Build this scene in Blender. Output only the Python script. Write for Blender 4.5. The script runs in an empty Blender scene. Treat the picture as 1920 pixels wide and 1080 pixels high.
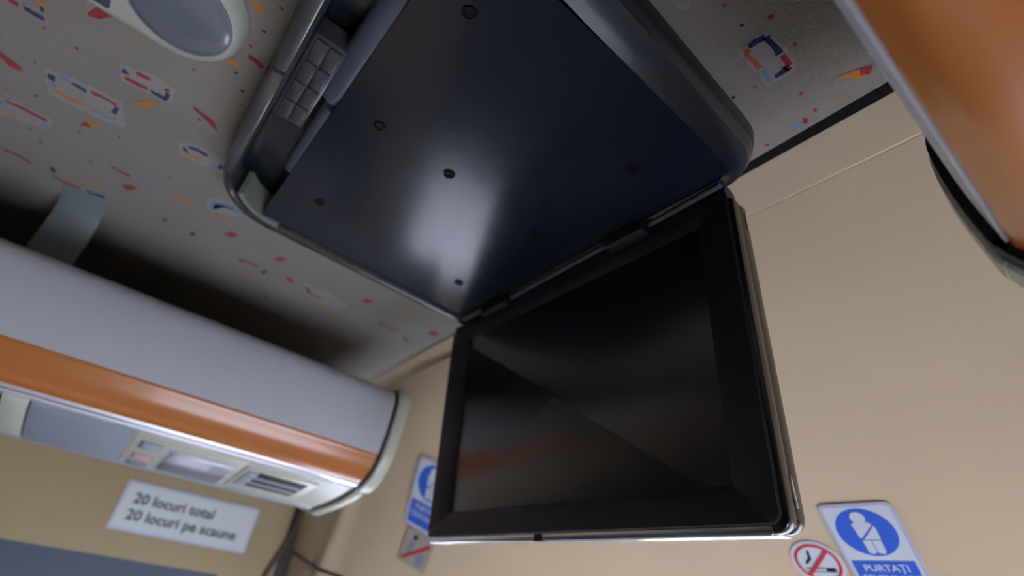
import bpy, bmesh, math, random
from mathutils import Vector, Matrix

scene = bpy.context.scene
C = scene.collection
EYE = 1.52                      # height of the camera above the floor; all z below are given from that height

# ------------------------------------------------------------------ camera
AX = (0.634, 0.7617, 0.1336)    # image right, down and forward in the vehicle's axes
AD = (-0.3453, 0.4335, -0.8324)
AF = (-0.6919, 0.4816, 0.5378)
cd = bpy.data.cameras.new('camera'); cam = bpy.data.objects.new('camera', cd); C.objects.link(cam)
m = Matrix(((AX[0], -AD[0], -AF[0], 0), (AX[1], -AD[1], -AF[1], 0), (AX[2], -AD[2], -AF[2], EYE), (0, 0, 0, 1)))
cam.matrix_world = m
cd.sensor_width = 36.0; cd.lens = 992.0 / 1920 * 36; cd.clip_start = 0.01; cd.clip_end = 200
cd.dof.use_dof = True; cd.dof.focus_distance = 0.30; cd.dof.aperture_fstop = 4.6
scene.camera = cam

# ------------------------------------------------------------------ daylight: bright overcast sky
w = bpy.data.worlds.new('overcast_sky'); scene.world = w; w.use_nodes = True
bg = w.node_tree.nodes['Background']; bg.inputs[0].default_value = (0.87, 0.90, 1.10, 1); bg.inputs[1].default_value = 15.0
scene.view_settings.view_transform = 'Standard'; scene.view_settings.look = 'None'
scene.view_settings.exposure = 1.0; scene.view_settings.gamma = 1.0; scene.view_settings.use_curve_mapping = False
scene.cycles.max_bounces = 10; scene.cycles.diffuse_bounces = 6; scene.cycles.glossy_bounces = 4
scene.cycles.transparent_max_bounces = 12
scene.cycles.use_denoising = True
scene.cycles.sample_clamp_indirect = 8.0
def portal(loc, rot, sx, sy):
    l = bpy.data.lights.new('window_portal', 'AREA'); l.shape = 'RECTANGLE'; l.size = sx; l.size_y = sy
    l.cycles.is_portal = True
    o = bpy.data.objects.new('window_portal', l); C.objects.link(o); o.location = (loc[0], loc[1], loc[2] + EYE); o.rotation_euler = rot
PI = math.pi
portal((-1.10, -1.05, -0.31), (0, -PI/2, 0), 0.7, 2.8)
portal((-1.16, 0.56, -0.31), (0, -PI/2, 0), 0.6, 0.45)
portal((0.48, 0.46, -0.98), (0, PI/2, 0), 1.06, 0.75)

# ------------------------------------------------------------------ materials
def mat(name, col, rough=0.5, metal=0.0, spec=0.5, noise=0.0, nscale=30, bump=0.0, bscale=300, rvar=0.0, coat=0.0):
    M = bpy.data.materials.new(name); M.use_nodes = True
    nt = M.node_tree; b = nt.nodes['Principled BSDF']
    b.inputs['Base Color'].default_value = (*col, 1); b.inputs['Roughness'].default_value = rough
    b.inputs['Metallic'].default_value = metal; b.inputs['Specular IOR Level'].default_value = spec
    b.inputs['Coat Weight'].default_value = coat; b.inputs['Coat Roughness'].default_value = 0.08
    tc = nt.nodes.new('ShaderNodeTexCoord')
    n = nt.nodes.new('ShaderNodeTexNoise'); n.inputs['Scale'].default_value = nscale; n.inputs['Detail'].default_value = 5
    nt.links.new(tc.outputs['Object'], n.inputs['Vector'])
    if noise:
        r = nt.nodes.new('ShaderNodeMix'); r.data_type = 'RGBA'
        r.inputs['A'].default_value = (*[c * (1 - noise) for c in col], 1); r.inputs['B'].default_value = (*[min(1, c * (1 + noise)) for c in col], 1)
        nt.links.new(n.outputs['Fac'], r.inputs['Factor']); nt.links.new(r.outputs['Result'], b.inputs['Base Color'])
    if rvar:
        mr = nt.nodes.new('ShaderNodeMapRange'); mr.inputs['To Min'].default_value = max(0, rough - rvar); mr.inputs['To Max'].default_value = rough + rvar
        nt.links.new(n.outputs['Fac'], mr.inputs['Value']); nt.links.new(mr.outputs['Result'], b.inputs['Roughness'])
    if bump:
        n2 = nt.nodes.new('ShaderNodeTexNoise'); n2.inputs['Scale'].default_value = bscale; n2.inputs['Detail'].default_value = 3
        nt.links.new(tc.outputs['Object'], n2.inputs['Vector'])
        bp = nt.nodes.new('ShaderNodeBump'); bp.inputs['Strength'].default_value = bump; bp.inputs['Distance'].default_value = 0.001
        nt.links.new(n2.outputs['Fac'], bp.inputs['Height']); nt.links.new(bp.outputs['Normal'], b.inputs['Normal'])
    return M
def fabric(name, col):
    M = mat(name, col, 0.95, spec=0.1, noise=0.10, nscale=14, bump=0.0); nt = M.node_tree; b = nt.nodes['Principled BSDF']
    tc = nt.nodes.new('ShaderNodeTexCoord')
    mp = nt.nodes.new('ShaderNodeMapping'); mp.inputs['Rotation'].default_value = (0, 0, 0.5); nt.links.new(tc.outputs['Object'], mp.inputs['Vector'])
    wv = nt.nodes.new('ShaderNodeTexWave'); wv.inputs['Scale'].default_value = 230; wv.inputs['Distortion'].default_value = 2.5; wv.inputs['Detail Scale'].default_value = 3
    vo = nt.nodes.new('ShaderNodeTexVoronoi'); vo.inputs['Scale'].default_value = 900
    nt.links.new(mp.outputs['Vector'], wv.inputs['Vector']); nt.links.new(mp.outputs['Vector'], vo.inputs['Vector'])
    ad = nt.nodes.new('ShaderNodeMath'); ad.operation = 'ADD'; nt.links.new(wv.outputs['Fac'], ad.inputs[0]); nt.links.new(vo.outputs['Distance'], ad.inputs[1])
    bp = nt.nodes.new('ShaderNodeBump'); bp.inputs['Strength'].default_value = 0.55; bp.inputs['Distance'].default_value = 0.0012
    nt.links.new(ad.outputs[0], bp.inputs['Height']); nt.links.new(bp.outputs['Normal'], b.inputs['Normal'])
    b.inputs['Sheen Weight'].default_value = 0.15
    return M
def glass(name, tint, gloss=0.08):
    M = bpy.data.materials.new(name); M.use_nodes = True; nt = M.node_tree
    nt.nodes.remove(nt.nodes['Principled BSDF'])
    t = nt.nodes.new('ShaderNodeBsdfTransparent'); t.inputs[0].default_value = (*tint, 1)
    g = nt.nodes.new('ShaderNodeBsdfGlossy'); g.inputs['Roughness'].default_value = 0.02
    x = nt.nodes.new('ShaderNodeMixShader'); x.inputs[0].default_value = gloss
    nt.links.new(t.outputs[0], x.inputs[1]); nt.links.new(g.outputs[0], x.inputs[2]); nt.links.new(x.outputs[0], nt.nodes['Material Output'].inputs[0])
    return M
FAB = fabric('headliner_fabric', (0.31, 0.285, 0.25))
FCOL = {'n': fabric('navy_yarn', (0.025, 0.035, 0.12)), 'r': fabric('red_yarn', (0.38, 0.03, 0.035)), 'o': fabric('orange_yarn', (0.62, 0.25, 0.05)),
        'b': fabric('blue_yarn', (0.17, 0.31, 0.52)), 'd': fabric('rust_yarn', (0.50, 0.13, 0.06))}
HALO = fabric('pale_grey_yarn', (0.36, 0.35, 0.335))
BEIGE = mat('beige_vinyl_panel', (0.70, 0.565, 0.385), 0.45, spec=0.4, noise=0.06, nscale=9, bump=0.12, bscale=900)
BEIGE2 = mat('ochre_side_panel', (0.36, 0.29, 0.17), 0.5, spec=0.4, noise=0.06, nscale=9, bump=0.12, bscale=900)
WHITE = mat('pale_grey_plastic', (0.43, 0.45, 0.49), 0.40, noise=0.02, bump=0.05, bscale=1200)
ORANGE = mat('orange_lacquer', (0.40, 0.135, 0.03), 0.24, noise=0.08, nscale=6, coat=0.2)
CREAM = mat('cream_green_plastic', (0.45, 0.475, 0.395), 0.38, noise=0.03, bump=0.04, bscale=900)
GREYTRIM = mat('grey_blue_trim', (0.28, 0.32, 0.38), 0.35)
SPEAKER = mat('speaker_cloth', (0.24, 0.27, 0.32), 0.6, noise=0.05, bump=0.3, bscale=2500)
BLACKP = mat('black_satin_plate', (0.006, 0.009, 0.017), 0.20, spec=0.30, noise=0.0, rvar=0.02, nscale=3)
BLACKB = mat('black_bezel_plastic', (0.011, 0.012, 0.017), 0.42, spec=0.5, bump=0.05, bscale=1500)
BLACKR = mat('black_housing_plastic', (0.011, 0.014, 0.022), 0.27, spec=0.9)
RUBBER = mat('black_rubber', (0.008, 0.008, 0.009), 0.7)
def black_glass(name, refl):
    M = bpy.data.materials.new(name); M.use_nodes = True; nt = M.node_tree; nt.nodes.remove(nt.nodes['Principled BSDF'])
    d = nt.nodes.new('ShaderNodeBsdfDiffuse'); d.inputs[0].default_value = (0.004, 0.004, 0.0045, 1)
    g = nt.nodes.new('ShaderNodeBsdfGlossy'); g.inputs['Roughness'].default_value = 0.09
    x = nt.nodes.new('ShaderNodeMixShader'); x.inputs[0].default_value = refl
    nt.links.new(d.outputs[0], x.inputs[1]); nt.links.new(g.outputs[0], x.inputs[2]); nt.links.new(x.outputs[0], nt.nodes['Material Output'].inputs[0])
    return M
DISPLAY = black_glass('dark_display_glass', 0.022)
SCREWM = mat('black_screw_paint', (0.003, 0.003, 0.004), 0.5, spec=0.15)
CHROME = mat('gunmetal_aluminium', (0.14, 0.135, 0.13), 0.24, metal=1.0, noise=0.05, nscale=60)
GLINT = mat('glint_aluminium', (0.86, 0.88, 0.9), 0.2, metal=1.0)
GREYP = mat('slate_grey_plastic', (0.055, 0.068, 0.095), 0.35)
CELLM = mat('dark_grille_plastic', (0.035, 0.037, 0.045), 0.3)
LINERM = mat('sage_grey_liner', (0.20, 0.22, 0.19), 0.45)
SMOKE = mat('smoked_grey_rim', (0.06, 0.066, 0.066), 0.22, spec=0.7)
LENS = mat('grey_frosted_lens', (0.15, 0.17, 0.21), 0.25, noise=0.05, coat=0.3)
SILVER = mat('silver_lamp_reflector', (0.75, 0.77, 0.83), 0.22, metal=0.7)
FOIL = mat('crinkled_foil_label', (0.8, 0.8, 0.78), 0.4, metal=0.6, noise=0.25, nscale=400, bump=0.8, bscale=700)
STRAP = mat('grey_green_bracket_plastic', (0.20, 0.24, 0.26), 0.5)
SEAMM = mat('brown_seam_strip', (0.10, 0.075, 0.045), 0.7)
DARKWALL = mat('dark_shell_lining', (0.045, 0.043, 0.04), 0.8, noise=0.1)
FLOORM = mat('grey_vinyl_floor', (0.09, 0.087, 0.085), 0.6, noise=0.15)
SIGNW = mat('white_sticker_film', (0.66, 0.72, 0.82), 0.4)
SIGNG = mat('grey_white_plate', (0.60, 0.67, 0.70), 0.35)
SIGNC = mat('clear_sticker_film', (0.44, 0.40, 0.34), 0.35)
SIGNEDGE = mat('pale_lilac_border', (0.50, 0.54, 0.72), 0.4)
SBLUE = mat('signal_blue_ink', (0.035, 0.14, 0.72), 0.4)
SRED = mat('signal_red_ink', (0.62, 0.05, 0.07), 0.4)
SBLACK = mat('black_ink', (0.02, 0.022, 0.03), 0.4)
PINK = mat('pink_switch_plastic', (0.55, 0.30, 0.36), 0.4)
FRAMEM = mat('blue_grey_window_frame', (0.07, 0.09, 0.13), 0.5)
TINT = glass('tinted_window_glass', (0.05, 0.05, 0.052)); CLEAR = glass('clear_window_glass', (0.62, 0.63, 0.63))
WCAB = glass('clear_cab_glass', (0.92, 0.93, 0.95))
GROUND = mat('pale_concrete', (0.36, 0.36, 0.35), 0.9, noise=0.1, nscale=2)

# ------------------------------------------------------------------ helpers (z given from the eye height)
def empty(name, loc):
    o = bpy.data.objects.new(name, None); o.empty_display_size = 0.05; C.objects.link(o); o.location = (loc[0], loc[1], loc[2] + EYE); return o
def wloc(o):
    p = Vector(o.location)
    while o.parent: o = o.parent; p += Vector(o.location)
    return p
def mk(name, verts, faces, M, parent=None, smooth=True, bevel=0.0, mats=None, fmat=None, seg=2):
    vs = [Vector((v[0], v[1], v[2] + EYE)) for v in verts]
    lo = [min(v[i] for v in vs) for i in range(3)]; hi = [max(v[i] for v in vs) for i in range(3)]
    org = Vector(((lo[0] + hi[0]) / 2, (lo[1] + hi[1]) / 2, lo[2]))
    me = bpy.data.meshes.new(name); me.from_pydata([v - org for v in vs], [], faces)
    bm = bmesh.new(); bm.from_mesh(me)
    bmesh.ops.remove_doubles(bm, verts=bm.verts, dist=1e-6)
    if not fmat: bmesh.ops.recalc_face_normals(bm, faces=bm.faces)
    if bevel:
        es = [e for e in bm.edges if len(e.link_faces) == 2 and e.calc_face_angle(0) > 0.6]
        bmesh.ops.bevel(bm, geom=es, offset=bevel, segments=seg, affect='EDGES', profile=0.5, clamp_overlap=True)
    bm.to_mesh(me); bm.free()
    for M_ in (mats or [M]): me.materials.append(M_)
    if fmat:
        for p, i in zip(me.polygons, fmat): p.material_index = i
    if smooth:
        for p in me.polygons: p.use_smooth = True
        me.set_sharp_from_angle(angle=math.radians(38))
    o = bpy.data.objects.new(name, me); C.objects.link(o)
    if parent: o.parent = parent; o.location = org - wloc(parent)
    else: o.location = org
    return o
def tag(o, label, cat, group=None):
    o['label'] = label; o['category'] = cat
    if group: o['group'] = group
    return o
def struct(o, label=None):
    o['kind'] = 'structure'
    if label: o['label'] = label
    return o
def box(x0, x1, y0, y1, z0, z1):
    v = [(x, y, z) for x in (x0, x1) for y in (y0, y1) for z in (z0, z1)]
    return v, [(0, 1, 3, 2), (4, 6, 7, 5), (0, 4, 5, 1), (2, 3, 7, 6), (0, 2, 6, 4), (1, 5, 7, 3)]
def bx(name, b, M, parent=None, bevel=0.0): v, f = box(*b); return mk(name, v, f, M, parent, bevel=bevel)
def join(*parts):
    V, F = [], []
    for v, f in parts: k = len(V); V += v; F += [tuple(i + k for i in t) for t in f]
    return V, F
def prism(loop, fn, w0, w1):     # closed loop of (u, v) -> fn(u, v, w)
    n = len(loop); V = [fn(u, v, w0) for u, v in loop] + [fn(u, v, w1) for u, v in loop]
    F = [tuple(range(n)), tuple(range(2 * n - 1, n - 1, -1))] + [(i, (i + 1) % n, n + (i + 1) % n, n + i) for i in range(n)]
    return V, F
def sheet(prof, thick, y0, y1, ny=2):   # open (x, z) profile, given thickness, run along y
    n = len(prof); P = [Vector((p[0], p[1])) for p in prof]; off = []
    for i in range(n):
        a = P[max(0, i - 1)]; b = P[min(n - 1, i + 1)]; t = (b - a).normalized(); off.append(P[i] + Vector((-t.y, t.x)) * thick)
    loop = [tuple(p) for p in P] + [tuple(p) for p in reversed(off)]
    return prism(loop, lambda u, v, w_: (u, w_, v), y0, y1)
def rrect(x0, x1, y0, y1, r, seg=6):    # r: one radius or four (x0y0, x1y0, x1y1, x0y1)
    r = [r] * 4 if not hasattr(r, '__len__') else r
    out = []
    for k, (cx, cy, a0) in enumerate(((x0, y0, PI), (x1, y0, 1.5 * PI), (x1, y1, 0), (x0, y1, 0.5 * PI))):
        rr = max(r[k], 1e-5); ox = cx + rr * (1 if cx == x0 else -1); oy = cy + rr * (1 if cy == y0 else -1)
        for i in range(seg + 1): a = a0 + 0.5 * PI * i / seg; out.append((ox + rr * math.cos(a), oy + rr * math.sin(a)))
    return out
def circ(cx, cy, r, n=32, ry=None): return [(cx + r * math.cos(2 * PI * i / n), cy + (ry or r) * math.sin(2 * PI * i / n)) for i in range(n)]
def tube(path, r, n=10):
    V, F = [], []; m_ = len(path); P = [Vector(p) for p in path]
    for i in range(m_):
        t = (P[min(m_ - 1, i + 1)] - P[max(0, i - 1)]).normalized(); a = t.orthogonal().normalized(); b = t.cross(a)
        V += [tuple(P[i] + (a * math.cos(2 * PI * k / n) + b * math.sin(2 * PI * k / n)) * r) for k in range(n)]
    for i in range(m_ - 1):
        F += [(i * n + k, i * n + (k + 1) % n, (i + 1) * n + (k + 1) % n, (i + 1) * n + k) for k in range(n)]
    F += [tuple(range(n)), tuple(range((m_ - 1) * n, m_ * n))]
    return V, F
def loft(loops, caps=(True, True)):
    n = len(loops[0]); V = [p for l in loops for p in l]; F = []
    for i in range(len(loops) - 1):
        F += [(i * n + k, i * n + (k + 1) % n, (i + 1) * n + (k + 1) % n, (i + 1) * n + k) for k in range(n)]
    if caps[0]: F.append(tuple(range(n)))
    if caps[1]: F.append(tuple(range((len(loops) - 1) * n, len(loops) * n)))
    return V, F
def text_mesh(s, size, weight=0.0):
    cu = bpy.data.curves.new('lettering', 'FONT'); cu.body = s; cu.size = size; cu.offset = weight; cu.resolution_u = 3
    o = bpy.data.objects.new('lettering_tmp', cu); C.objects.link(o)
    me = bpy.data.meshes.new_from_object(o.evaluated_get(bpy.context.evaluated_depsgraph_get()))
    V = [(v.co.x, v.co.y) for v in me.vertices]; F = [tuple(p.vertices) for p in me.polygons]
    bpy.data.objects.remove(o); bpy.data.curves.remove(cu); bpy.data.meshes.remove(me)
    return V, F
def letters(name, s, fn, u0, v0, width, height, M, parent, weight=0.0, w_=0.0):   # fn(u, v, w); v grows upwards from the baseline
    V, F = text_mesh(s, 1.0, weight)
    x0 = min(v[0] for v in V); x1 = max(v[0] for v in V); caps = 0.72
    return mk(name, [fn(u0 + (v[0] - x0) / (x1 - x0) * width, v0 + v[1] / caps * height, w_) for v in V], F, M, parent, smooth=False)

# ================================================================== the setting
def slope_y(z): return 0.3314 + 1.1 * (0.3075 - z)
def sstep(t): t = max(0.0, min(1.0, t)); return t * t * (3 - 2 * t)
def front_y(x, z):
    skew = 0.03 * (-x - 0.2)
    if z >= 0.3072: return slope_y(z) + skew
    near = 0.314 + 0.07 * (0.3075 - z)
    g = sstep((x + 0.98) / 0.62) if x < -0.3 else 1 - 0.9 * sstep((x - 0.12) / 0.3)
    ridge = 0.008 * math.exp(-((x + 0.8885 + (0.095 - z) * 0.36) / 0.020) ** 2) * sstep((0.2 - z) / 0.06)
    return near + (slope_y(z) - near) * g + skew * (0.5 + 0.5 * (1 - g)) - ridge
XL, XR = -1.05, 0.43
def grid_panel(name, x0, x1, z0, z1, nx, nz, M, parent, thick=0.004, proud=0.0):
    V = []; F = []
    for s in (0, 1):
        for i in range(nx + 1):
            for j in range(nz + 1):
                x = x0 + (x1 - x0) * i / nx; z = z0 + (z1 - z0) * j / nz
                V.append((x, front_y(x, z) - proud + s * thick, z))
    k = (nx + 1) * (nz + 1); n = nz + 1
    for i in range(nx):
        for j in range(nz):
            a = i * n + j; F.append((a, a + 1, a + n + 1, a + n)); F.append((k + a, k + a + n, k + a + n + 1, k + a + 1))
    for i in range(nx): F += [(i * n, (i + 1) * n, k + (i + 1) * n, k + i * n), (i * n + nz, k + i * n + nz, k + (i + 1) * n + nz, (i + 1) * n + nz)]
    for j in range(nz): F += [(j, k + j, k + j + 1, j + 1), (nx * n + j, nx * n + j + 1, k + nx * n + j + 1, k + nx * n + j)]
    return mk(name, V, F, M, parent)
floor = struct(bx('floor', (-1.09, 0.47, -3.0, 1.6, -1.55, -1.52), FLOORM), 'grey vinyl floor of the minibus')
# left and right walls with their window openings
def side_wall(name, x0, x1, label):
    parts = [box(x0, x1, -3.0, 0.335, 0.0107, 0.40), box(x0, x1, -3.0, 0.335, -1.52, -0.62), box(x0, x1, -3.0, -2.45, -0.62, 0.0107),
             box(x0, x1, -1.08, -1.0, -0.62, 0.0107), box(x0, x1, 0.25, 0.335, -0.62, 0.0107)]
    if name == 'wall_right':      # unseen open passenger door, added and sized to shape the daylight
        parts = [box(x0, x1, -3.0, 0.335, -0.03, 0.40), box(x0, x1, 0.10, 0.335, -0.46, -0.03), box(x0, x1, -3.0, 0.10, -1.52, -0.62), box(x0, x1, -3.0, -2.45, -0.62, -0.03), box(x0, x1, -1.30, -1.25, -0.62, -0.03), box(x0, x1, -0.45, 0.10, -0.62, -0.03)]
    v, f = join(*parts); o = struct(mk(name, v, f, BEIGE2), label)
    xo = x0 if name == 'wall_left' else x1; dx = -0.03 if name == 'wall_left' else 0.03
    a, b = sorted((xo, xo + dx * -1)); a2, b2 = (x0 - 0.02, x0 + 0.02) if name == 'wall_left' else (x1 - 0.02, x1 + 0.02)
    parts = [box(a2, b2, 0.335, 1.62, 0.0, 0.40), box(a2, b2, 0.335, 1.62, -1.52, -0.56), box(a2, b2, 0.335, 0.40, -0.56, 0.0), box(a2, b2, 0.72, 1.62, -0.56, 0.0)]
    if name == 'wall_right': parts = [box(a2, b2, 0.335, 1.62, -0.46, 0.40), box(a2, b2, 0.80, 1.62, -1.52, -0.46)]
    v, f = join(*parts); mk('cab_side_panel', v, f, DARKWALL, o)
    return o
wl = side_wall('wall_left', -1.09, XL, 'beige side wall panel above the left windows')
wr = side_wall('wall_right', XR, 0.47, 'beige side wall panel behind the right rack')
def window(n, xs, y0, y1, z0, z1, G, fr=0.02):
    o = struct(bx('window_%d' % n, (xs - 0.003, xs + 0.003, y0 + 0.003, y1 - 0.003, z0 + 0.003, z1 - 0.003), G), 'side window pane')
    v, f = join(box(xs - 0.012, xs + 0.012, y0, y1, z1 - fr, z1), box(xs - 0.012, xs + 0.012, y0, y1, z0, z0 + fr), box(xs - 0.012, xs + 0.012, y0, y0 + fr, z0 + fr, z1 - fr), box(xs - 0.012, xs + 0.012, y1 - fr, y1, z0 + fr, z1 - fr))
    mk('window_frame', v, f, FRAMEM, o)
window(1, -1.062, -1.0, 0.25, -0.62, 0.0107, TINT, 0.05); window(2, -1.062, -2.45, -1.08, -0.62, 0.0107, TINT)
window(3, 0.442, -2.45, -1.30, -0.62, -0.03, TINT); window(5, 0.442, -1.25, -0.45, -0.62, -0.03, TINT)
window(4, -1.09, 0.40, 0.72, -0.56, 0.0, WCAB, 0.008)
struct(bx('wall_rear', (-1.09, 0.47, -3.04, -3.0, -1.52, 0.40), DARKWALL), 'dark rear wall behind the camera')
# ceiling: fabric headliner with coves at both sides
prof = [(-1.05, 0.15), (-1.03, 0.22), (-0.98, 0.285), (-0.92, 0.318), (-0.86, 0.33)]
prof = prof + [(-0.6 + 0.1 * i, 0.33) for i in range(7)] + [(-0.62 - p[0], p[1]) for p in reversed(prof)]
ys = [-3.0, -2.0, -1.0, -0.3, 0.0, 0.2, 0.2975, 0.3062]
V = []; F = []
for y in ys:
    for x, z in prof: V.append((x, y + (0.043 * (-x - 0.15) if y > 0.25 else 0), z + (0.008 if y > 0.3 else 0)))
n = len(prof)
for i in range(len(ys) - 1):
    for j in range(n - 1): F.append((i * n + j, i * n + j + 1, (i + 1) * n + j + 1, (i + 1) * n + j))
ceil = struct(mk('ceiling', V, F, FAB), 'grey beige headliner fabric woven with coloured squares and flecks')
v, f = loft([[(-1.09, y0, z0 + 0.012), (0.47, y0, z0 + 0.012), (0.47, y0, z0), (-1.09, y0, z0)] for y0, z0 in ((-3.04, 0.39), (0.46, 0.39), (0.86, -0.02))])
mk('roof_skin', v, f, RUBBER, ceil)  # black colour carries the deep shade of the gap before the header strip
M_LINES = [('n',[(-.0847,.2111),(-.0797,.2111),(-.0745,.2118)]),('n',[(-.0737,.2121),(-.0737,.2192),(-.074,.2282)]),('r',[(-.0734,.2304),(-.0732,.2354),(-.0731,.2405)]),('r',[(-.0739,.2407),(-.077,.2414)]),('n',[(-.0754,.2409),(-.0796,.2422),(-.0842,.2421)]),('b',[(-.0884,.2425),(-.0879,.2374),(-.0873,.2323)]),('d',[(-.0877,.2297),(-.0877,.2214),(-.0889,.2133)]),('d',[(-.0889,.2133),(-.0853,.2121)]),('n',[(-.481,-.1554),(-.4878,-.1545)]),('b',[(-.4892,-.1545),(-.4945,-.1524)]),('b',[(-.4786,-.151),(-.4761,-.1428)]),('n',[(-.4777,-.1409),(-.4777,-.1351),(-.4784,-.13)]),('r',[(-.4758,-.1267),(-.4744,-.1165),(-.4753,-.1075)]),('n',[(-.4777,-.1068),(-.4888,-.109)]),('o',[(-.4996,-.1546),(-.5002,-.1425),(-.4978,-.1287)]),('b',[(-.4984,-.1238),(-.4976,-.1144),(-.4958,-.1062)]),('n',[(-.4256,-.1078),(-.4303,-.1057)]),('r',[(-.4356,-.1055),(-.4348,-.0978),(-.4333,-.0892)]),('n',[(-.4341,-.0871),(-.4337,-.0803),(-.4342,-.0748)]),('r',[(-.4219,-.0987),(-.4214,-.0941),(-.4208,-.0895)]),('r',[(-.4221,-.0781),(-.4223,-.0748)]),('n',[(-.4249,-.0752),(-.4326,-.0755)]),('n',[(-.4837,-.0518),(-.489,-.0489)]),('n',[(-.48,-.0484),(-.4773,-.0405),(-.478,-.0323)]),('o',[(-.491,-.049),(-.4903,-.0411),(-.4904,-.0348)]),('b',[(-.4901,-.0281),(-.4889,-.0195)]),('n',[(-.4804,-.0182),(-.4889,-.0195)]),('r',[(-.5506,-.1879),(-.5491,-.1762),(-.5497,-.1565)]),('b',[(-.5538,-.1919),(-.558,-.1897)]),('o',[(-.5682,-.1891),(-.5659,-.1795)]),('b',[(-.5586,-.16),(-.5596,-.1558)]),('n',[(-.6264,-.1506),(-.6355,-.149)]),('r',[(-.644,-.1497),(-.6454,-.1373),(-.6439,-.1252)]),('n',[(-.644,-.1187),(-.642,-.1104),(-.6401,-.102)]),('o',[(-.6204,-.1218),(-.6213,-.1046)]),('n',[(-.5728,-.1019),(-.5748,-.0989)]),('r',[(-.5748,-.098),(-.5747,-.085)]),('b',[(-.5743,-.0836),(-.5719,-.0692)]),('b',[(-.5621,-.01),(-.5489,-.0103),(-.5408,.0012),(-.5409,.0201)]),('o',[(-.5753,-.008),(-.573,.001),(-.5702,.0104)]),('r',[(-.4216,-.1843),(-.4215,-.177)]),('o',[(-.4054,-.1658),(-.4076,-.161)]),('n',[(-.4211,-.1738),(-.4214,-.1673),(-.421,-.161)]),('n',[(-.4123,-.1641),(-.4125,-.1615)]),('r',[(-.3371,-.0345),(-.3374,-.0292),(-.339,-.0226)]),('o',[(-.3522,-.0497),(-.3518,-.0443),(-.3515,-.0376)]),('n',[(-.627,-.0465),(-.6302,-.0421)]),('b',[(-.6321,-.0401),(-.6312,-.0233)]),('n',[(-.6274,-.0125),(-.636,-.0148)]),('n',[(-.6408,.0413),(-.6431,.0465)]),('r',[(-.6388,.0472),(-.6384,.0647)]),('n',[(-.6498,.0715),(-.6386,.0747)]),('n',[(-.6343,.1253),(-.6447,.133)]),('r',[(-.6466,.1315),(-.6462,.1514)]),('b',[(-.6472,.1624),(-.6445,.1798)]),('o',[(-.63,.1641),(-.6334,.1748)]),('n',[(-.7063,.0926),(-.7117,.1002)]),('b',[(-.712,.1017),(-.7105,.1237)]),('n',[(-.6404,.2345),(-.6438,.2413)]),('r',[(-.6426,.244),(-.6384,.2641)]),('n',[(-.6502,.2787),(-.6577,.2893)]),('o',[(-.5652,-.0475),(-.5689,-.038),(-.5741,-.0285)]),('r',[(-.6361,-.1908),(-.6336,-.1789),(-.6383,-.1687)]),('b',[(-.0971,.2954),(-.0903,.2972)])]
M_POLYS= [('o',[(-.0567,.2689),(-.0475,.2714),(-.0413,.2739),(-.0444,.2794),(-.0478,.2799)]),('r',[(-.0448,.2725),(-.038,.275),(-.0421,.2807),(-.0462,.2776)]),('o',[(-.4589,-.0975),(-.4486,-.0882),(-.4408,-.0791),(-.4523,-.0836),(-.4614,-.0894)]),('r',[(-.3889,-.1354),(-.3789,-.1301),(-.3789,-.1251),(-.3797,-.1203),(-.388,-.1277),(-.3926,-.1341)]),('r',[(-.4854,-.1916),(-.4893,-.1823),(-.4917,-.1758),(-.4965,-.1737),(-.499,-.1831),(-.4924,-.1901)]),('o',[(-.4925,-.1773),(-.4996,-.1726),(-.4993,-.1744)]),('r',[(-.5319,-.1319),(-.5205,-.1284),(-.5213,-.1241),(-.5241,-.1218)]),('o',[(-.5205,-.1284),(-.5142,-.1255),(-.5172,-.1211),(-.5187,-.1167),(-.5245,-.1231)]),('r',[(-.4224,-.0582),(-.4237,-.052),(-.4254,-.046),(-.427,-.039),(-.4372,-.0321),(-.4341,-.0396),(-.4298,-.0472),(-.4272,-.0538)]),('r',[(-.5977,-.0907),(-.5906,-.0831),(-.5894,-.0757),(-.6043,-.0839)]),('o',[(-.2908,-.0468),(-.2888,-.0416),(-.2908,-.0385),(-.2969,-.0373),(-.2954,-.0411)]),('r',[(-.5991,.0132),(-.5873,.0184),(-.5877,.0268),(-.6007,.0219)]),('r',[(-.6038,.0708),(-.5926,.0761),(-.589,.0846),(-.6032,.0796)]),('r',[(-.632,.0949),(-.6288,.1021),(-.6371,.1107),(-.6397,.1039)]),('o',[(-.6699,.155),(-.6605,.1588),(-.6632,.1654),(-.675,.1633)]),('r',[(-.605,.1869),(-.5934,.1927),(-.5925,.2016),(-.6049,.1969)]),('o',[(-.5757,.2361),(-.5728,.2417),(-.5785,.2492),(-.5809,.2439)]),('r',[(-.6075,.2924),(-.5949,.296),(-.5953,.3069),(-.6087,.303)]),('o',[(-.6779,.0562),(-.6656,.0601),(-.6651,.0681),(-.678,.0637)]),('r',[(-.0876,.2978),(-.0848,.2998),(-.0867,.3046),(-.0893,.3029)])]
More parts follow.
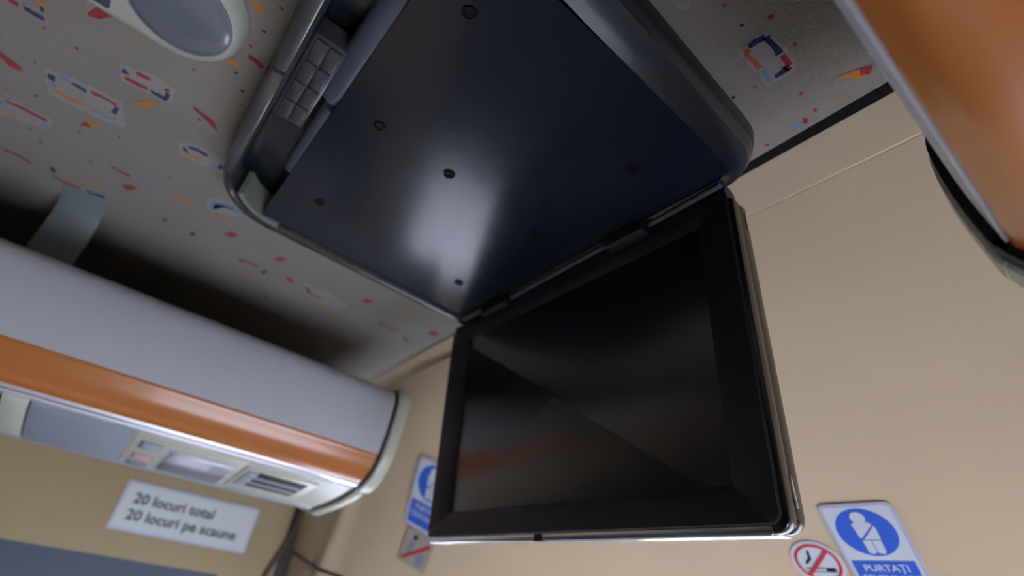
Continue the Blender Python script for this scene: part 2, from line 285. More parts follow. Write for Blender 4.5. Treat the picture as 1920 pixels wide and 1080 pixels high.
M_DOTS= [('d',-.0806,.1765),('r',-.0654,.202),('o',-.0559,.2118),('o',-.0419,.2202),('b',-.0428,.2323),('n',-.08,.1952),('r',-.0643,.2292),('o',-.0496,.2518),('r',-.0786,.2657),('r',-.0784,.2847),('o',-.0975,.2606),('d',-.0968,.24),('n',-.1115,.2376),('o',-.0608,.2945),('r',-.1164,.2924),('o',-.1015,.3002),('r',-.431,-.161),('b',-.4456,-.164),('r',-.4327,-.14),('o',-.4129,-.1343),('o',-.3917,-.1045),('r',-.4759,-.1664),('n',-.5196,-.1646),('b',-.4394,-.1239),('r',-.3832,-.0639),('o',-.4132,-.1141),('b',-.4533,-.1495),('d',-.5311,-.1861),('n',-.5176,-.1014),('n',-.5898,-.1604),('n',-.5767,-.1696),('n',-.5815,-.1193),('n',-.3604,-.0374),('r',-.3278,-.0357),('n',-.308,-.032),('n',-.2816,-.0282),('n',-.3747,-.0286),('o',-.3611,-.0252),('d',-.3903,-.0251),('n',-.5431,-.0534),('r',-.5414,-.0261),('b',-.597,-.1449),('n',-.4352,-.0481),('b',-.4334,-.1726),('n',-.542,-.1314)]
M_HALOS= [[(-.091,.2112),(-.0809,.2083),(-.0719,.2089),(-.0693,.2252),(-.0707,.2434),(-.0771,.247),(-.0903,.2465),(-.0914,.2299)],[(-.4775,-.1596),(-.4685,-.1318),(-.468,-.1042),(-.5,-.0972),(-.5078,-.121),(-.5081,-.1563)],[(-.4224,-.1112),(-.4133,-.0875),(-.4175,-.0708),(-.4361,-.0708),(-.44,-.0915),(-.4409,-.108)],[(-.4824,-.0567),(-.4698,-.0431),(-.4739,-.0158),(-.4919,-.0138),(-.497,-.0373),(-.4975,-.0515)],[(-.562,-.0154),(-.5427,-.0144),(-.5309,.0068),(-.5356,.0248),(-.5551,.0133),(-.5647,-.0066)],[(-.5501,-.1937),(-.5418,-.1762),(-.5451,-.1529),(-.5648,-.1549),(-.5695,-.1763),(-.5771,-.1945)],[(-.1,.1499),(-.0925,.1577),(-.0951,.1643),(-.1016,.16)],[(-.628,.1179),(-.6223,.1459),(-.6326,.1821),(-.6544,.1826),(-.6601,.1541),(-.6525,.1301)]]

rng = random.Random(4)
PAT = ['n', 'r', 'o', 'b', 'd']; V = []; F = []; FM = []
def poly_piece(pts, mi, z, jit=0.0005):
    pts2 = []
    for i in range(len(pts)):
        a = pts[i]; b = pts[(i + 1) % len(pts)]; L = math.hypot(b[0] - a[0], b[1] - a[1]); k = max(1, min(6, int(L / 0.003)))
        for q in range(k):
            t = q / k; pts2.append((a[0] + (b[0] - a[0]) * t + rng.uniform(-jit, jit), a[1] + (b[1] - a[1]) * t + rng.uniform(-jit, jit)))
    over = max(p[1] - (0.2945 + 0.043 * (-p[0] - 0.15)) for p in pts2)   # keep every motif on the fabric, short of its front edge
    if over > 0: pts2 = [(p[0], p[1] - over) for p in pts2]
    cx = sum(p[0] for p in pts2) / len(pts2); cy = sum(p[1] for p in pts2) / len(pts2)
    k = len(V); V.append((cx, cy, z)); V.extend([(p[0], p[1], z) for p in pts2]); m_ = len(pts2)
    for i in range(m_): F.append((k, k + 1 + i, k + 1 + (i + 1) % m_)); FM.append(mi)
def line_piece(pts, mi, z, wd):
    P = [Vector(p) for p in pts]; L = []; Rr = []
    for i in range(len(P)):
        t = (P[min(len(P) - 1, i + 1)] - P[max(0, i - 1)]); t = t.normalized() if t.length > 0 else Vector((1, 0)); nn = Vector((-t.y, t.x)) * wd / 2 * rng.uniform(0.7, 1.25)
        L.append(tuple(P[i] + nn)); Rr.append(tuple(P[i] - nn))
    poly_piece(L + Rr[::-1], mi, z)
for h in M_HALOS: poly_piece(h, 5, 0.3297, 0.0012)
for c, l in M_LINES: line_piece(l, PAT.index(c), 0.3294, 0.0040)
for i, (c, l) in enumerate(M_POLYS): poly_piece(l, PAT.index(c), 0.3293 - 0.00005 * (i % 3))
for c, x, y in M_DOTS: poly_piece([(x + 0.0016 * math.cos(a) * rng.uniform(0.7, 1.2), y + 0.0016 * math.sin(a) * rng.uniform(0.7, 1.2)) for a in [PI / 3 * i for i in range(6)]], PAT.index(c), 0.3294)
for k in range(150):             # the same weave carried on towards the back of the vehicle
    x = rng.uniform(-0.84, 0.22); y = rng.uniform(-2.9, -0.24); kind = rng.random()
    if kind < 0.4:
        a, b = 0.009, 0.018
        for (p, q) in (((-a, -b), (a, -b)), ((a, -b), (a, b)), ((a, b), (-a, b)), ((-a, b), (-a, -b))):
            mx = ((p[0] + q[0]) / 2, (p[1] + q[1]) / 2)
            line_piece([(x + p[0], y + p[1]), (x + mx[0], y + mx[1])], rng.choice((0, 1, 3, 0)), 0.3294, 0.0034); line_piece([(x + mx[0], y + mx[1]), (x + q[0], y + q[1])], rng.choice((0, 1, 2, 3)), 0.3294, 0.0034)
    elif kind < 0.65: poly_piece([(x, y), (x + 0.012, y + 0.004), (x + 0.02, y + 0.014), (x + 0.006, y + 0.009)], rng.choice((1, 2, 4)), 0.3294)
    else: poly_piece([(x + 0.0016 * math.cos(a), y + 0.0016 * math.sin(a)) for a in [PI / 3 * i for i in range(6)]], rng.choice((0, 1, 2, 3)), 0.3294)
o = mk('woven_pattern', V, F, None, ceil, smooth=False, mats=[FCOL[c] for c in PAT] + [HALO], fmat=FM); o['kind'] = 'stuff'
# front panel over the cab: a narrow header strip and the big sloping panel
wf = struct(grid_panel('wall_front', XL, XR, 0.0, 0.3070, 200, 40, BEIGE, None, proud=0.0004), 'beige sloping panel over the cab behind the screen')
grid_panel('header_strip', XL, XR, 0.3075, 0.3285, 24, 3, BEIGE, wf, proud=0.0)
v, f = tube([(x, front_y(x, z) - 0.0012, z) for x, z in [(-1.045 + 0.02 * i, 0.062 - 0.0035 * i) for i in range(10)]], 0.0022, 8); mk('panel_seam', v, f, SEAMM, wf)
v, f = tube([(XL + 0.003, 0.352, 0.15), (XL + 0.003, 0.343, 0.09), (XL + 0.003, 0.325, 0.03), (XL + 0.003, 0.31, -0.03)], 0.0045, 10); struct(mk('trim_1', v, f, SEAMM), 'dark corner seam between side wall and front panel')
v, f = loft([[(-0.945 + r * math.cos(a), front_y(-0.945, 0.041) - 0.0004 - d, 0.041 + r * math.sin(a)) for a in [PI / 8 * q for q in range(16)]] for r, d in ((0.0085, 0.0), (0.0080, 0.002), (0.005, 0.0036), (0.001, 0.004))]); mk('screw_cover', v, f, GREYTRIM, wf)
# cab front: windscreen, dashboard and bulkhead
v, f = loft([[(-1.07, y0, z0 + 0.006), (0.45, y0, z0 + 0.006), (0.45, y0, z0), (-1.07, y0, z0)] for y0, z0 in ((0.68, -0.005), (1.60, -0.60))]); struct(mk('window_6', v, f, CLEAR), 'windscreen below the sloping panel')
v, f = loft([[(-1.07, y, z) , (0.45, y, z)] + [(0.45, y2, z2), (-1.07, y2, z2)] for y, z, y2, z2 in ((1.02, -0.70, 1.02, -1.0), (1.08, -0.62, 1.2, -1.0), (1.585, -0.612, 1.585, -1.0))]); tag(mk('dashboard', v, f, RUBBER, bevel=0.01), 'black dashboard under the windscreen', 'dashboard')
struct(bx('wall_bulkhead', (-1.09, 0.47, 1.60, 1.64, -1.52, -0.58), DARKWALL), 'dark bulkhead under the windscreen')
struct(bx('ground', (-25, 25, -25, 25, -2.12, -2.08), GROUND), 'pale concrete yard outside')

# ================================================================== the flip-down monitor
HX0, HX1, HY0, HY1 = -0.487, -0.099, -0.016, 0.276
mon = empty('flip_down_monitor', (-0.295, 0.13, 0.06))
tag(mon, 'black flip-down monitor hanging open from its tray in the patterned ceiling', 'monitor')
def ol(l, r, b, fr, z, rad=1.0): return [(x - (0.045 * (y - 0.1) if x > -0.25 else 0), y, z) for x, y in rrect(HX0 + l, HX1 - r, HY0 + b, HY1 - fr, (max(0.058 - l, 0.02) * rad, max(0.05 - r, 0.015), max(0.036 - r, 0.008), max(0.01 - l, 0.003)), 10)]
v, f = loft([ol(-0.006, 0.010, -0.005, -0.004, 0.3295), ol(-0.004, 0.004, -0.003, -0.003, 0.316), ol(-0.001, 0.0, 0, 0, 0.302), ol(0.003, 0.003, 0.003, 0.002, 0.2925), ol(0.008, 0.007, 0.006, 0.004, 0.2885), ol(0.012, 0.014, 0.009, 0.006, 0.2882),
             ol(0.017, 0.022, 0.011, 0.009, 0.2898), ol(0.020, 0.0295, 0.012, 0.011, 0.2912), ol(0.022, 0.0300, 0.013, 0.012, 0.322)], (False, True))
mk('housing_tray', v, f, BLACKR, mon)
# satin plate, slightly dished, with its screws
PX0, PX1, PY0, PY1 = -0.464, -0.1300, 0.030, 0.2625
def plate_z(x, y): return 0.2905
nx, ny = 24, 18; V = []; F = []
for i in range(nx + 1):
    for j in range(ny + 1):
        x = PX0 + (PX1 - PX0) * i / nx; y = PY0 + (PY1 - PY0) * j / ny; V.append((x, y, plate_z(x, y)))
k = len(V); V += [(a, b, c + 0.003) for a, b, c in V]; n = ny + 1
for i in range(nx):
    for j in range(ny): a = i * n + j; F += [(a, a + 1, a + n + 1, a + n), (k + a, k + a + n, k + a + n + 1, k + a + 1)]
for i in range(nx): F += [(i * n, (i + 1) * n, k + (i + 1) * n, k + i * n), (i * n + ny, k + i * n + ny, k + (i + 1) * n + ny, (i + 1) * n + ny)]
for j in range(ny): F += [(j, k + j, k + j + 1, j + 1), (nx * n + j, nx * n + j + 1, k + nx * n + j + 1, k + nx * n + j)]
plate = mk('back_plate', V, F, BLACKP, mon)
for i, (x, y) in enumerate([(-0.1705, 0.059), (-0.2848, 0.0607), (-0.4029, 0.0629), (-0.2869, 0.1233), (-0.4096, 0.218), (-0.292, 0.2167), (-0.181, 0.2143), (-0.175, 0.1233), (-0.4060, 0.1233)][:7]):
    z = plate_z(x, y); r = 0.0048
    loops = [[(px, py, z) for px, py in circ(x, y, r, 16)], [(px, py, z - 0.0011) for px, py in circ(x, y, r * 0.9, 16)], [(px, py, z - 0.0014) for px, py in circ(x, y, r * 0.62, 16)], [(px, py, z - 0.0006) for px, py in circ(x, y, r * 0.5, 16)], [(px, py, z - 0.0004) for px, py in circ(x, y, r * 0.3, 16)]]
    v, f = loft(loops); s = mk('screw', v, f, SCREWM, plate)
# the open strip at the back of the tray: grille, brackets, pale liner
g = bx('vent_grille', (-0.337, -0.250, -0.004, 0.019, 0.294, 0.312), CELLM, mon, 0.002)
for i in range(4):
    for j in range(2):
        x0 = -0.334 + i * 0.0205; y0 = -0.001 + j * 0.0092
        bx('grille_cell', (x0, x0 + 0.0193, y0, y0 + 0.0082, 0.2922, 0.2945), CELLM, g, 0.0006)
bx('grille_clip', (-0.342, -0.335, -0.0075, -0.0045, 0.291, 0.300), CHROME, mon, 0.001)
bx('grille_clip', (-0.300, -0.270, -0.0075, -0.0052, 0.2905, 0.296), CHROME, mon, 0.001)
v, f = loft([[(x, 0.0265 + 0.011 * s * math.cos(a), 0.300 - 0.0085 * s * math.sin(a)) for a in [PI * q / 10 for q in range(11)]] for x, s in ((-0.185, 0.7), (-0.2, 1.0), (-0.285, 1.0), (-0.297, 0.75))]); mk('bracket', v, f, GREYP, mon)
v, f = loft([[(x, 0.0285 + 0.007 * s * math.cos(a), 0.300 - 0.0085 * s * math.sin(a)) for a in [PI * q / 10 for q in range(11)]] for x, s in ((-0.303, 0.8), (-0.308, 1.0), (-0.375, 0.95), (-0.39, 0.85))]); mk('bracket', v, f, GREYP, mon)
arc = [(-0.425 + r_ * math.cos(a), 0.044 + r_ * math.sin(a)) for r_, rg in ((0.0455, range(9)), (0.041, range(8, -1, -1))) for a in [PI * (0.98 + 0.36 * q / 8) for q in rg]]
v, f = prism(arc, lambda a, b, c: (a, b, c), 0.2885, 0.315); mk('liner', v, f, LINERM, mon)
for x0, x1 in ((-0.425, -0.292), (-0.289, -0.125)):
    bx('rim_trim', (x0, x1, -0.0150, -0.0068, 0.2862, 0.2900), SMOKE, mon, 0.0018)
# hinges
for x0, x1 in ((-0.384, -0.251), (-0.2075, -0.1435)):
    v, f = tube([(x0, 0.2685, 0.2875), (x1, 0.2665, 0.2875)], 0.0024, 10); mk('hinge_pin', v, f, GREYP, mon)
v, f = tube([(-0.478, 0.2735, 0.2835), (-0.435, 0.2735, 0.2845)], 0.0012, 8); mk('hinge_pin', v, f, GREYP, mon)
v, f = tube([(-0.4885, 0.2770, 0.2842), (-0.1425, 0.2770, 0.2842)], 0.0068, 14); mk('hinge_barrel', v, f, BLACKB, mon)
bx('hinge_block', (-0.2495, -0.2095, 0.2600, 0.2735, 0.2790, 0.2905), BLACKB, mon, 0.002)
bx('hinge_block', (-0.4300, -0.3880, 0.2620, 0.2735, 0.2790, 0.2905), BLACKB, mon, 0.002)
# the hanging screen: u to the right, v down the screen, w out of the glass
SX = -0.492
def S(u, v, w_): return (SX + u, 0.270 + 0.0909 * v - 0.9959 * w_, 0.2795 - 0.9959 * v - 0.0909 * w_)
W_, H_ = 0.353, 0.2205
v, f = prism(rrect(0, W_, 0, H_, (0.004, 0.004, 0.009, 0.007), 6), S, -0.0118, -0.0030); fs = mk('front_shell', v, f, CHROME, mon, bevel=0.0014)
v, f = prism(rrect(0.0004, W_ - 0.0004, 0.0004, H_ - 0.0004, (0.004, 0.004, 0.009, 0.007), 6), S, -0.0230, -0.0122); mk('back_shell', v, f, CHROME, mon, bevel=0.0025)
lp = lambda a, b, c, d, r, w_: [S(u, q, w_) for u, q in rrect(a, b, c, d, r, 6)]
v, f = loft([lp(0.0004, W_ - 0.0035, 0.0, H_ - 0.0042, (0.003, 0.003, 0.007, 0.004), -0.0030), lp(0.0004, W_ - 0.0035, 0.0, H_ - 0.0042, (0.003, 0.003, 0.007, 0.004), -0.0006), lp(0.001, W_ - 0.0041, 0.0006, H_ - 0.0048, (0.003, 0.003, 0.007, 0.004), 0.0),
             lp(0.0290, 0.3290, 0.0110, 0.1990, 0.0006, 0.0), lp(0.0370, 0.3180, 0.0190, 0.1905, 0.0004, -0.0062), lp(0.0370, 0.3180, 0.0190, 0.1905, 0.0004, -0.0070)], (True, False))
bez = mk('bezel', v, f, BLACKB, mon)
v, f = prism([(0.0365, 0.0185), (0.3185, 0.0185), (0.3185, 0.1910), (0.0365, 0.1910)], S, -0.0072, -0.0064); mk('display', v, f, DISPLAY, mon, smooth=False)
v, f = prism([(0.155, H_ - 0.0035), (0.1635, H_ - 0.0035), (0.1635, H_ + 0.0013), (0.155, H_ + 0.0013)], S, -0.0085, -0.0016); mk('latch_notch', v, f, RUBBER, fs)
v, f = prism(rrect(0.0030, W_ - 0.0100, H_ - 0.0044, H_ + 0.0009, 0.0006, 2), S, -0.0226, -0.0022); mk('bottom_trim', v, f, GLINT, mon, bevel=0.0012)  # added strip of brighter metal, carries the glint along the screen's lower edge
def side(a, b, c): return S(W_ + c, a, b)
v, f = prism([(0.1905, -0.0122), (0.1945, -0.0112), (0.2060, -0.0128), (0.2075, -0.0142), (0.1950, -0.0128)], side, -0.0003, 0.0005); o = mk('foil_label', v, f, FOIL, fs, smooth=False); o['label'] = 'crinkled silver label on the edge'
v, f = prism([(0.008, -0.0175), (0.008, -0.0195), (0.022, -0.0195), (0.023, -0.0175)], side, -0.0003, 0.0004); mk('foil_label', v, f, FOIL, fs, smooth=False)

# ================================================================== overhead luggage racks
XC = -0.31
FASC = [(0.315, 0.2345), (0.302, 0.2350), (0.293, 0.2305), (0.2876, 0.2200), (0.2876, 0.2050), (0.2892, 0.1860), (0.2920, 0.1690), (0.2953, 0.1525)]
BAND = [(0.2964, 0.1535), (0.2968, 0.1500), (0.3010, 0.1440), (0.3055, 0.1360), (0.3130, 0.1295), (0.3215, 0.1248), (0.3290, 0.1222)]
SERV = [(0.3450, 0.1170), (0.3700, 0.1118), (0.4000, 0.1074), (0.4300, 0.1042), (0.4600, 0.1020)]
def smooth(p, k=2):
    for _ in range(k):
        q = [p[0]]
        for a, c in zip(p, p[1:]): q += [(a[0] * 0.75 + c[0] * 0.25, a[1] * 0.75 + c[1] * 0.25), (a[0] * 0.25 + c[0] * 0.75, a[1] * 0.25 + c[1] * 0.75)]
        p = q + [p[-1]]
    return p
FASC = smooth(FASC); BAND = smooth(BAND)
def sz(d):
    for (a, b), (c, e) in zip(SERV, SERV[1:]):
        if d <= c or c == 0.46: return b + (e - b) * (d - a) / (c - a)
def rack(s, y0, y1, gap, label, full):
    X = lambda d: XC + s * d
    root = empty('luggage_rack', (X(0.52), (y0 + y1) / 2, 0.10)); tag(root, label, 'luggage rack', 'overhead luggage racks')
    def sh(prof, t): return [(X(d), z) for d, z in prof], (t if s > 0 else -t)
    def strip(name, prof, t, M, ya=y0, yb=y1, par=root, bev=0.0):
        p, tt = sh(prof, t); v, f = sheet(p, tt, ya, yb); return mk(name, v, f, M, par, bevel=bev)
    strip('fascia', FASC, 0.0022, WHITE)
    strip('wood_band', BAND, 0.004, ORANGE)
    strip('rail', [(0.3290, 0.1226), (0.3310, 0.1198), (0.3350, 0.1188), (0.3390, 0.1192)], 0.003, SILVER)
    strip('rail', [(0.3385, 0.1198), (0.3405, 0.1172), (0.3450, 0.1166), (0.3475, 0.1172)], 0.003, SILVER)
    strip('service_panel', SERV, 0.004, CREAM)
    strip('bottom_trim', [(0.4600, 0.1026), (0.4650, 0.1000), (0.4760, 0.1000), (0.4850, 0.1040)], 0.003, GREYTRIM)
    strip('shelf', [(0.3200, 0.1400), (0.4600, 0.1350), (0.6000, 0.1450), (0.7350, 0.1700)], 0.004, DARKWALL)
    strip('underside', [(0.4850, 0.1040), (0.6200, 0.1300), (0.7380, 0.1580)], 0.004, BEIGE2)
    def patch(name, d0, d1, ya, yb, t, M, par=root, bev=0.0008, sink=0.002, n=6):
        ds = [d0 + (d1 - d0) * i / n for i in range(n + 1)]
        loop = [(X(d), sz(d) - t) for d in ds] + [(X(d), sz(d) + sink) for d in reversed(ds)]
        v, f = prism(loop, lambda a, b, c: (a, c, b), ya, yb); return mk(name, v, f, M, par, bevel=bev)
    rep = [0.0] if full else [0.0]
    for off in (0.0, -0.75, -1.5, -2.25):
        e = y1 - 0.268 + off                        # the fittings of one seat bay, repeated along the rack
        patch('panel_joint', 0.347, 0.459, e - 0.0815, e - 0.0795, 0.0006, RUBBER)
        patch('blank_cover', 0.347, 0.459, e - 0.0790, e - 0.0590, 0.0022, CREAM)
        patch('panel_joint', 0.347, 0.459, e - 0.0588, e - 0.0570, 0.0006, RUBBER)
        patch('speaker_grille', 0.347, 0.462, e - 0.0570, e + 0.0310, 0.0024, SPEAKER)
        bz = patch('switch_panel', 0.347, 0.459, e + 0.0325, e + 0.1430, 0.0016, CREAM)
        for (d0, d1, M) in ((0.3640, 0.3830, GREYTRIM), (0.4060, 0.4240, PINK), (0.4380, 0.4540, STRAP)):
            patch('switch_bezel', d0 - 0.002, d1 + 0.003, e + 0.0400, e + 0.0620, 0.0022, STRAP, bz); patch('switch', d0, d1, e + 0.0420, e + 0.0595, 0.0038, M, bz, 0.001)
        patch('lamp_bezel', 0.366, 0.456, e + 0.0685, e + 0.1410, 0.0022, WHITE, bz)
        patch('reading_lamp', 0.372, 0.408, e + 0.0710, e + 0.1385, 0.0030, SILVER, bz); patch('reading_lamp', 0.409, 0.452, e + 0.0710, e + 0.1385, 0.0034, LENS, bz)
        vt = patch('air_vent', 0.358, 0.448, e + 0.1470, e + 0.2320, 0.0018, CREAM)
        patch('vent_opening', 0.366, 0.422, e + 0.1520, e + 0.2220, 0.0026, RUBBER, vt)
        for q in range(2): patch('vent_slat', 0.380 + 0.020 * q, 0.3835 + 0.020 * q, e + 0.1560, e + 0.2180, 0.0042, GREYTRIM, vt)
        patch('vent_opening', 0.366, 0.419, e + 0.1520, e + 0.1640, 0.0034, GREYTRIM, vt)
        if off < 0: patch('bay_cover', 0.347, 0.459, e + 0.245, e + 0.66, 0.0012, CREAM)
    # end: black gasket, then two cream caps
    def outset(loop, k):
        P = [Vector(p) for p in loop]; n = len(P); out = []
        c = sum(P, Vector((0, 0))) / n
        for i in range(n):
            t = (P[(i + 1) % n] - P[i - 1]).normalized(); nn = Vector((-t.y, t.x))
            if nn.dot(P[i] - c) < 0: nn = -nn
            out.append(tuple(P[i] + nn * k))
        return out
    up = FASC + BAND + [(0.338, 0.1205), (0.40, 0.145), (0.60, 0.160), (0.735, 0.18), (0.735, 0.236), (0.60, 0.236), (0.45, 0.236)]
    lo = SERV + [(0.468, 0.1008), (0.48, 0.1025), (0.60, 0.126), (0.735, 0.158), (0.735, 0.176), (0.60, 0.157), (0.40, 0.142), (0.344, 0.1195)]
    for name, lpz in (('end_gasket', up), ('end_gasket', lo)):
        l1 = outset(lpz, 0.0004 if s < 0 else 0.0036); v, f = prism([(X(a), b) for a, b in l1], lambda a, b, c: (a, c, b), y1 + 0.0005, y1 + gap); mk(name, v, f, RUBBER, root)
    up = smooth(up[:len(FASC) + len(BAND) + 1], 1) + up[len(FASC) + len(BAND) + 1:]; lo = smooth(SERV + lo[len(SERV):len(SERV) + 2], 2) + lo[len(SERV) + 2:]
    for lpz, dy in ((up, 0.0), (lo, -0.004)):
        a = y1 + gap; t = (0.017 if s < 0 else 0.020) + dy
        L = [[(X(p), y, q) for p, q in outset(lpz, k)] for y, k in ((a, 0.0040), (a + 0.0015, 0.0056), (a + t * 0.5, 0.0066), (a + t * 0.85, 0.0058), (a + t, 0.0005))]
        v, f = loft(L); mk('end_cap', v, f, CREAM, root)
    # bracket holding the rack from the roof
    for yb in (-0.140, -1.0, -1.85):
        pr = [(0.338, 0.3287), (0.352, 0.3275), (0.364, 0.3225), (0.373, 0.3120), (0.378, 0.2950), (0.381, 0.2600), (0.382, 0.2200), (0.382, 0.1500)]
        strip('bracket', pr, 0.006, STRAP, yb, yb + 0.042, bev=0.0015)
    return root
rack(-1, -2.9, 0.268, 0.0035, 'long pale grey and orange luggage rack with reading lamps above the capacity plate', True)
rack(1, -2.9, 0.240, 0.0100, 'pale grey and orange luggage rack close above the camera, beside the seat belt sign', True)

# ================================================================== ceiling lamp
lamp = empty('ceiling_lamp', (-0.332, -0.16, 0.305)); tag(lamp, 'cream oval ceiling lamp with round grey lens on the patterned headliner', 'ceiling lamp')
def cap(k, z): return [(x, y, z) for x, y in rrect(-0.3245 - 0.0448 + k, -0.3245 + 0.0448 - k, -0.30 + k, -0.0395 - k, 0.0444 - k, 12)]
v, f = loft([cap(0, 0.3292), cap(0.001, 0.322), cap(0.004, 0.318), cap(0.009, 0.3165)]); mk('lamp_base', v, f, CREAM, lamp)
for cy in (-0.0800, -0.255):
    L = [[(x, y, z) for x, y in circ(-0.3235, cy, r * 0.96, 40)] for r, z in ((0.0345, 0.3172), (0.0345, 0.3162), (0.033, 0.3152), (0.028, 0.3140), (0.020, 0.3130), (0.012, 0.3124), (0.004, 0.3122))]
    v, f = loft(L); mk('lens', v, f, LENS, lamp)
    v, f = loft([[(x, y, z) for x, y in circ(-0.3235, cy, r * 0.96, 40)] for r, z in ((0.0357, 0.3170), (0.0357, 0.3162), (0.0342, 0.3161))], (False, False)); mk('lens_ring', v, f, STRAP, lamp)
bx('lamp_switch', (-0.358, -0.330, -0.136, -0.118, 0.3145, 0.318), GREYP, lamp, 0.001)

# ================================================================== signs and stickers
def plaque(name, loop, fn, M, parent, w0, w1): v, f = prism(loop, fn, w0, w1); return mk(name, v, f, M, parent, smooth=False)
# capacity plate on the left wall
def Pw(u, v_, w_): return (XL + w_, 0.0730 + u, 0.1155 - v_)
cp = empty('capacity_plate', (XL, 0.174, 0.046)); tag(cp, 'white plate with two lines of black lettering on the left wall under the rack', 'sign')
plaque('plate_border', rrect(0, 0.2035, 0, 0.0695, 0.001, 2), Pw, SIGNEDGE, cp, 0.0002, 0.0016)
plaque('plate_face', rrect(0.004, 0.1995, 0.004, 0.0655, 0.001, 2), Pw, SIGNG, cp, 0.0010, 0.0020)
Pt = lambda u, v_, w_: Pw(u, -v_, w_)
letters('lettering', '20 locuri total', Pt, 0.0170, -0.0300, 0.1190, 0.0150, SBLACK, cp, 0.022, 0.0023)
letters('lettering', '20 locuri pe scaune', Pt, 0.0170, -0.0535, 0.1640, 0.0150, SBLACK, cp, 0.022, 0.0023)
# seat belt sign and no smoking sign on the sloping panel
def Q(u, v_, w_): return (1.042 * u, 0.3314 + 0.771 * v_ - 0.6727 * w_, 0.3075 - 0.701 * v_ - 0.74 * w_)
def belt_sign(fn, root, u0, v0, w, h, words):
    k = w / 0.0565
    plaque('sign_border', rrect(u0, u0 + w, v0, v0 + h, 0.006 * k, 5), fn, SIGNEDGE, root, 0.0012, 0.0022)
    plaque('sign_face', rrect(u0 + 0.0026 * k, u0 + w - 0.0026 * k, v0 + 0.0026 * k, v0 + h - 0.0026 * k, 0.0045 * k, 5), fn, SIGNW, root, 0.0015, 0.0025)
    cx = u0 + w / 2; cy = v0 + 0.0268 * k
    disc = plaque('blue_disc', circ(cx, cy, 0.0222 * k, 40), fn, SBLUE, root, 0.0017, 0.0028)
    f2 = lambda a, b, c: fn(cx + a * k, cy + b * k, c)
    for lp_ in (circ(-0.0008, -0.0137, 0.0056, 20),
                [(-0.0080, -0.0078), (-0.0062, -0.0094), (0.0050, -0.0094), (0.0072, -0.0074), (-0.0052, 0.0050), (-0.0066, 0.0046)],
                [(0.0078, -0.0060), (0.0086, -0.0040), (0.0082, 0.0062), (-0.0040, 0.0064)],
                [(-0.0058, 0.0072), (0.0004, 0.0072), (0.0004, 0.0180), (-0.0012, 0.0198), (-0.0040, 0.0198), (-0.0056, 0.0182)],
                [(0.0012, 0.0072), (0.0078, 0.0072), (0.0074, 0.0182), (0.0058, 0.0198), (0.0030, 0.0198), (0.0012, 0.0182)]):
        plaque('belted_figure', lp_, f2, SIGNW, root, 0.0020, 0.0032)
    band = plaque('text_band', [(u0 + 0.0048 * k, v0 + 0.0535 * k), (u0 + w - 0.0048 * k, v0 + 0.0535 * k), (u0 + w - 0.0048 * k, v0 + h - 0.005 * k), (u0 + 0.0048 * k, v0 + h - 0.005 * k)], fn, SBLUE, root, 0.0017, 0.0028)
    up_ = lambda a, b, c: fn(a, -b, c)
    for s_, a, b, ww in words: letters('lettering', s_, up_, u0 + a * k, -(v0 + b * k), ww * k, 0.0062 * k, SIGNW, root, 0.02, 0.0031)
bs = empty('seat_belt_sign', Q(-0.187, 0.34, 0)); tag(bs, 'white sign with blue disc and belted figure right of the hanging screen', 'sign', 'seat belt signs')
belt_sign(Q, bs, -0.2152, 0.2510, 0.0565, 0.0880, [('PURTAȚI', 0.0125, 0.0630, 0.0330), ('CENTURA DE', 0.0075, 0.0728, 0.0430)])
ns = empty('no_smoking_sign', Q(-0.2395, 0.33, 0)); tag(ns, 'round white no smoking sticker with red ring below the screen corner', 'sign')
ncx, ncy = -0.2400, 0.3085
plaque('sticker', circ(ncx, ncy, 0.0222, 48), Q, SIGNW, ns, 0.0004, 0.0011)
ring = [(ncx + r * math.cos(a), ncy + r * math.sin(a)) for r in (0.0192, 0.0166) for a in [2 * PI * i / 48 for i in range(48)]]
V = [Q(a, b, 0.0016) for a, b in ring]; F = [(i, (i + 1) % 48, 48 + (i + 1) % 48, 48 + i) for i in range(48)]; mk('red_ring', V, F, SRED, ns, smooth=False)
plaque('cigarette', [(ncx - 0.011, ncy + 0.0055), (ncx + 0.0045, ncy + 0.0055), (ncx + 0.0045, ncy + 0.0085), (ncx - 0.011, ncy + 0.0085)], Q, SIGNG, ns, 0.0008, 0.0014)
for lp_ in ([(ncx - 0.0125, ncy + 0.0050), (ncx + 0.0040, ncy + 0.0050), (ncx + 0.0040, ncy + 0.0056), (ncx - 0.0125, ncy + 0.0056)], [(ncx - 0.0125, ncy + 0.0084), (ncx + 0.0040, ncy + 0.0084), (ncx + 0.0040, ncy + 0.0090), (ncx - 0.0125, ncy + 0.0090)]): plaque('cigarette_outline', lp_, Q, SBLACK, ns, 0.0008, 0.0016)
plaque('cigarette_tip', [(ncx + 0.0045, ncy + 0.0050), (ncx + 0.0125, ncy + 0.0050), (ncx + 0.0125, ncy + 0.0090), (ncx + 0.0045, ncy + 0.0090)], Q, SBLACK, ns, 0.0008, 0.0016)
plaque('smoke', [(ncx - 0.0050, ncy - 0.0125), (ncx - 0.0030, ncy - 0.0125), (ncx - 0.0038, ncy - 0.0040), (ncx - 0.0075, ncy - 0.0005), (ncx - 0.0105, ncy + 0.0015), (ncx - 0.0108, ncy - 0.0005), (ncx - 0.0090, ncy - 0.0030), (ncx - 0.0062, ncy - 0.0050)], Q, SBLACK, ns, 0.0008, 0.0015)
plaque('red_slash', [(ncx + 0.0112, ncy - 0.0135), (ncx + 0.0135, ncy - 0.0112), (ncx - 0.0112, ncy + 0.0135), (ncx - 0.0135, ncy + 0.0112)], Q, SRED, ns, 0.0009, 0.0020)
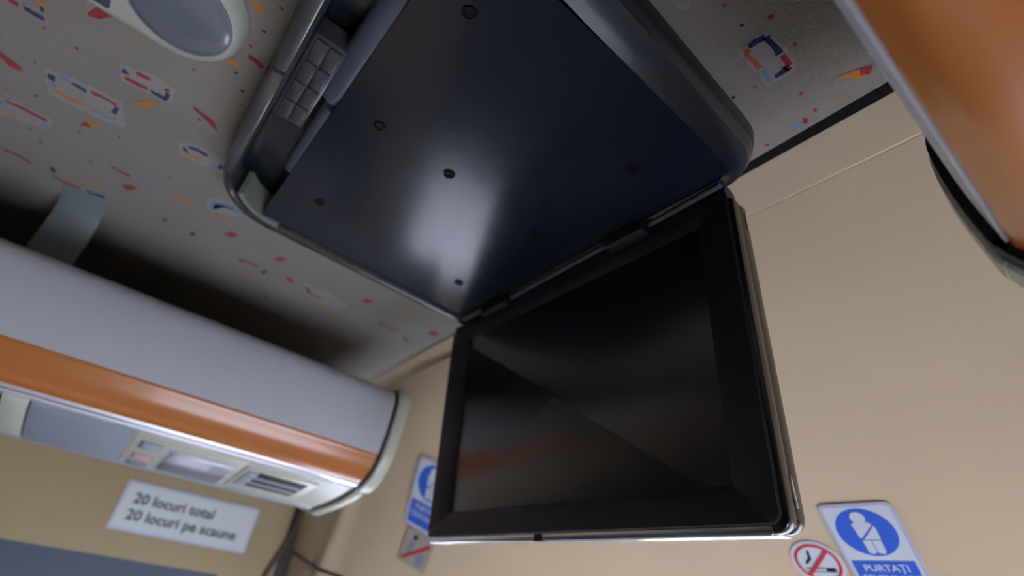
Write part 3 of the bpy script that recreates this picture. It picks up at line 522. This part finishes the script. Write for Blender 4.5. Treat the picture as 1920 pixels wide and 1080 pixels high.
# the two stickers left of the screen, on the curved end of the panel
def frame_on(x, z, ang):
    e = 0.01; c = Vector((x, front_y(x, z) - 0.0022, z))
    a = Vector((2 * e, front_y(x + e, z) - front_y(x - e, z), 0)).normalized(); b = Vector((0, front_y(x, z - e) - front_y(x, z + e), -2 * e)).normalized()
    n_ = a.cross(b).normalized(); 
    if n_.y > 0: n_ = -n_
    b = (b - a * a.dot(b)).normalized()
    r = a * math.cos(ang) + b * math.sin(ang); d = b * math.cos(ang) - a * math.sin(ang)
    return lambda u, v_, w_: tuple(c + r * u + d * v_ + n_ * w_)
f1 = frame_on(-0.708, 0.147, 0.38)
b2 = empty('seat_belt_sign', f1(0, 0.05, 0)); tag(b2, 'blue and white seat belt sign half hidden behind the left edge of the screen', 'sign', 'seat belt signs')
belt_sign(f1, b2, -0.034, -0.0475, 0.066, 0.1020, [('PURTAȚI', 0.0125, 0.0630, 0.0330), ('CENTURA DE', 0.0075, 0.0728, 0.0430)])
f3b = frame_on(-0.743, 0.077, 0.35)
f3 = lambda u, v_, w_: f3b(u * 0.9, v_ * 0.8, w_)
b3 = empty('prohibition_sticker', f3(0, 0.03, 0)); tag(b3, 'clear sticker with dark figure and red slash below the half hidden sign', 'sticker')
plaque('film', rrect(-0.027, 0.027, -0.030, 0.030, 0.003, 4), f3, SIGNC, b3, 0.0002, 0.0010)
plaque('figure_head', circ(-0.0075, -0.0190, 0.0042, 16), f3, SBLACK, b3, 0.0006, 0.0015)
plaque('figure_body', [(-0.0130, -0.0120), (-0.0040, -0.0120), (-0.0060, 0.0020), (-0.0110, 0.0200), (-0.0200, 0.0220), (-0.0180, 0.0050)], f3, GREYTRIM, b3, 0.0006, 0.0014)
plaque('figure_seat', [(0.0040, 0.0040), (0.0190, 0.0030), (0.0200, 0.0180), (0.0140, 0.0250), (0.0030, 0.0230)], f3, GREYTRIM, b3, 0.0006, 0.0014)
plaque('red_slash', [(0.0200, -0.0180), (0.0240, -0.0140), (-0.0200, 0.0250), (-0.0240, 0.0220)], f3, SRED, b3, 0.0008, 0.0020)
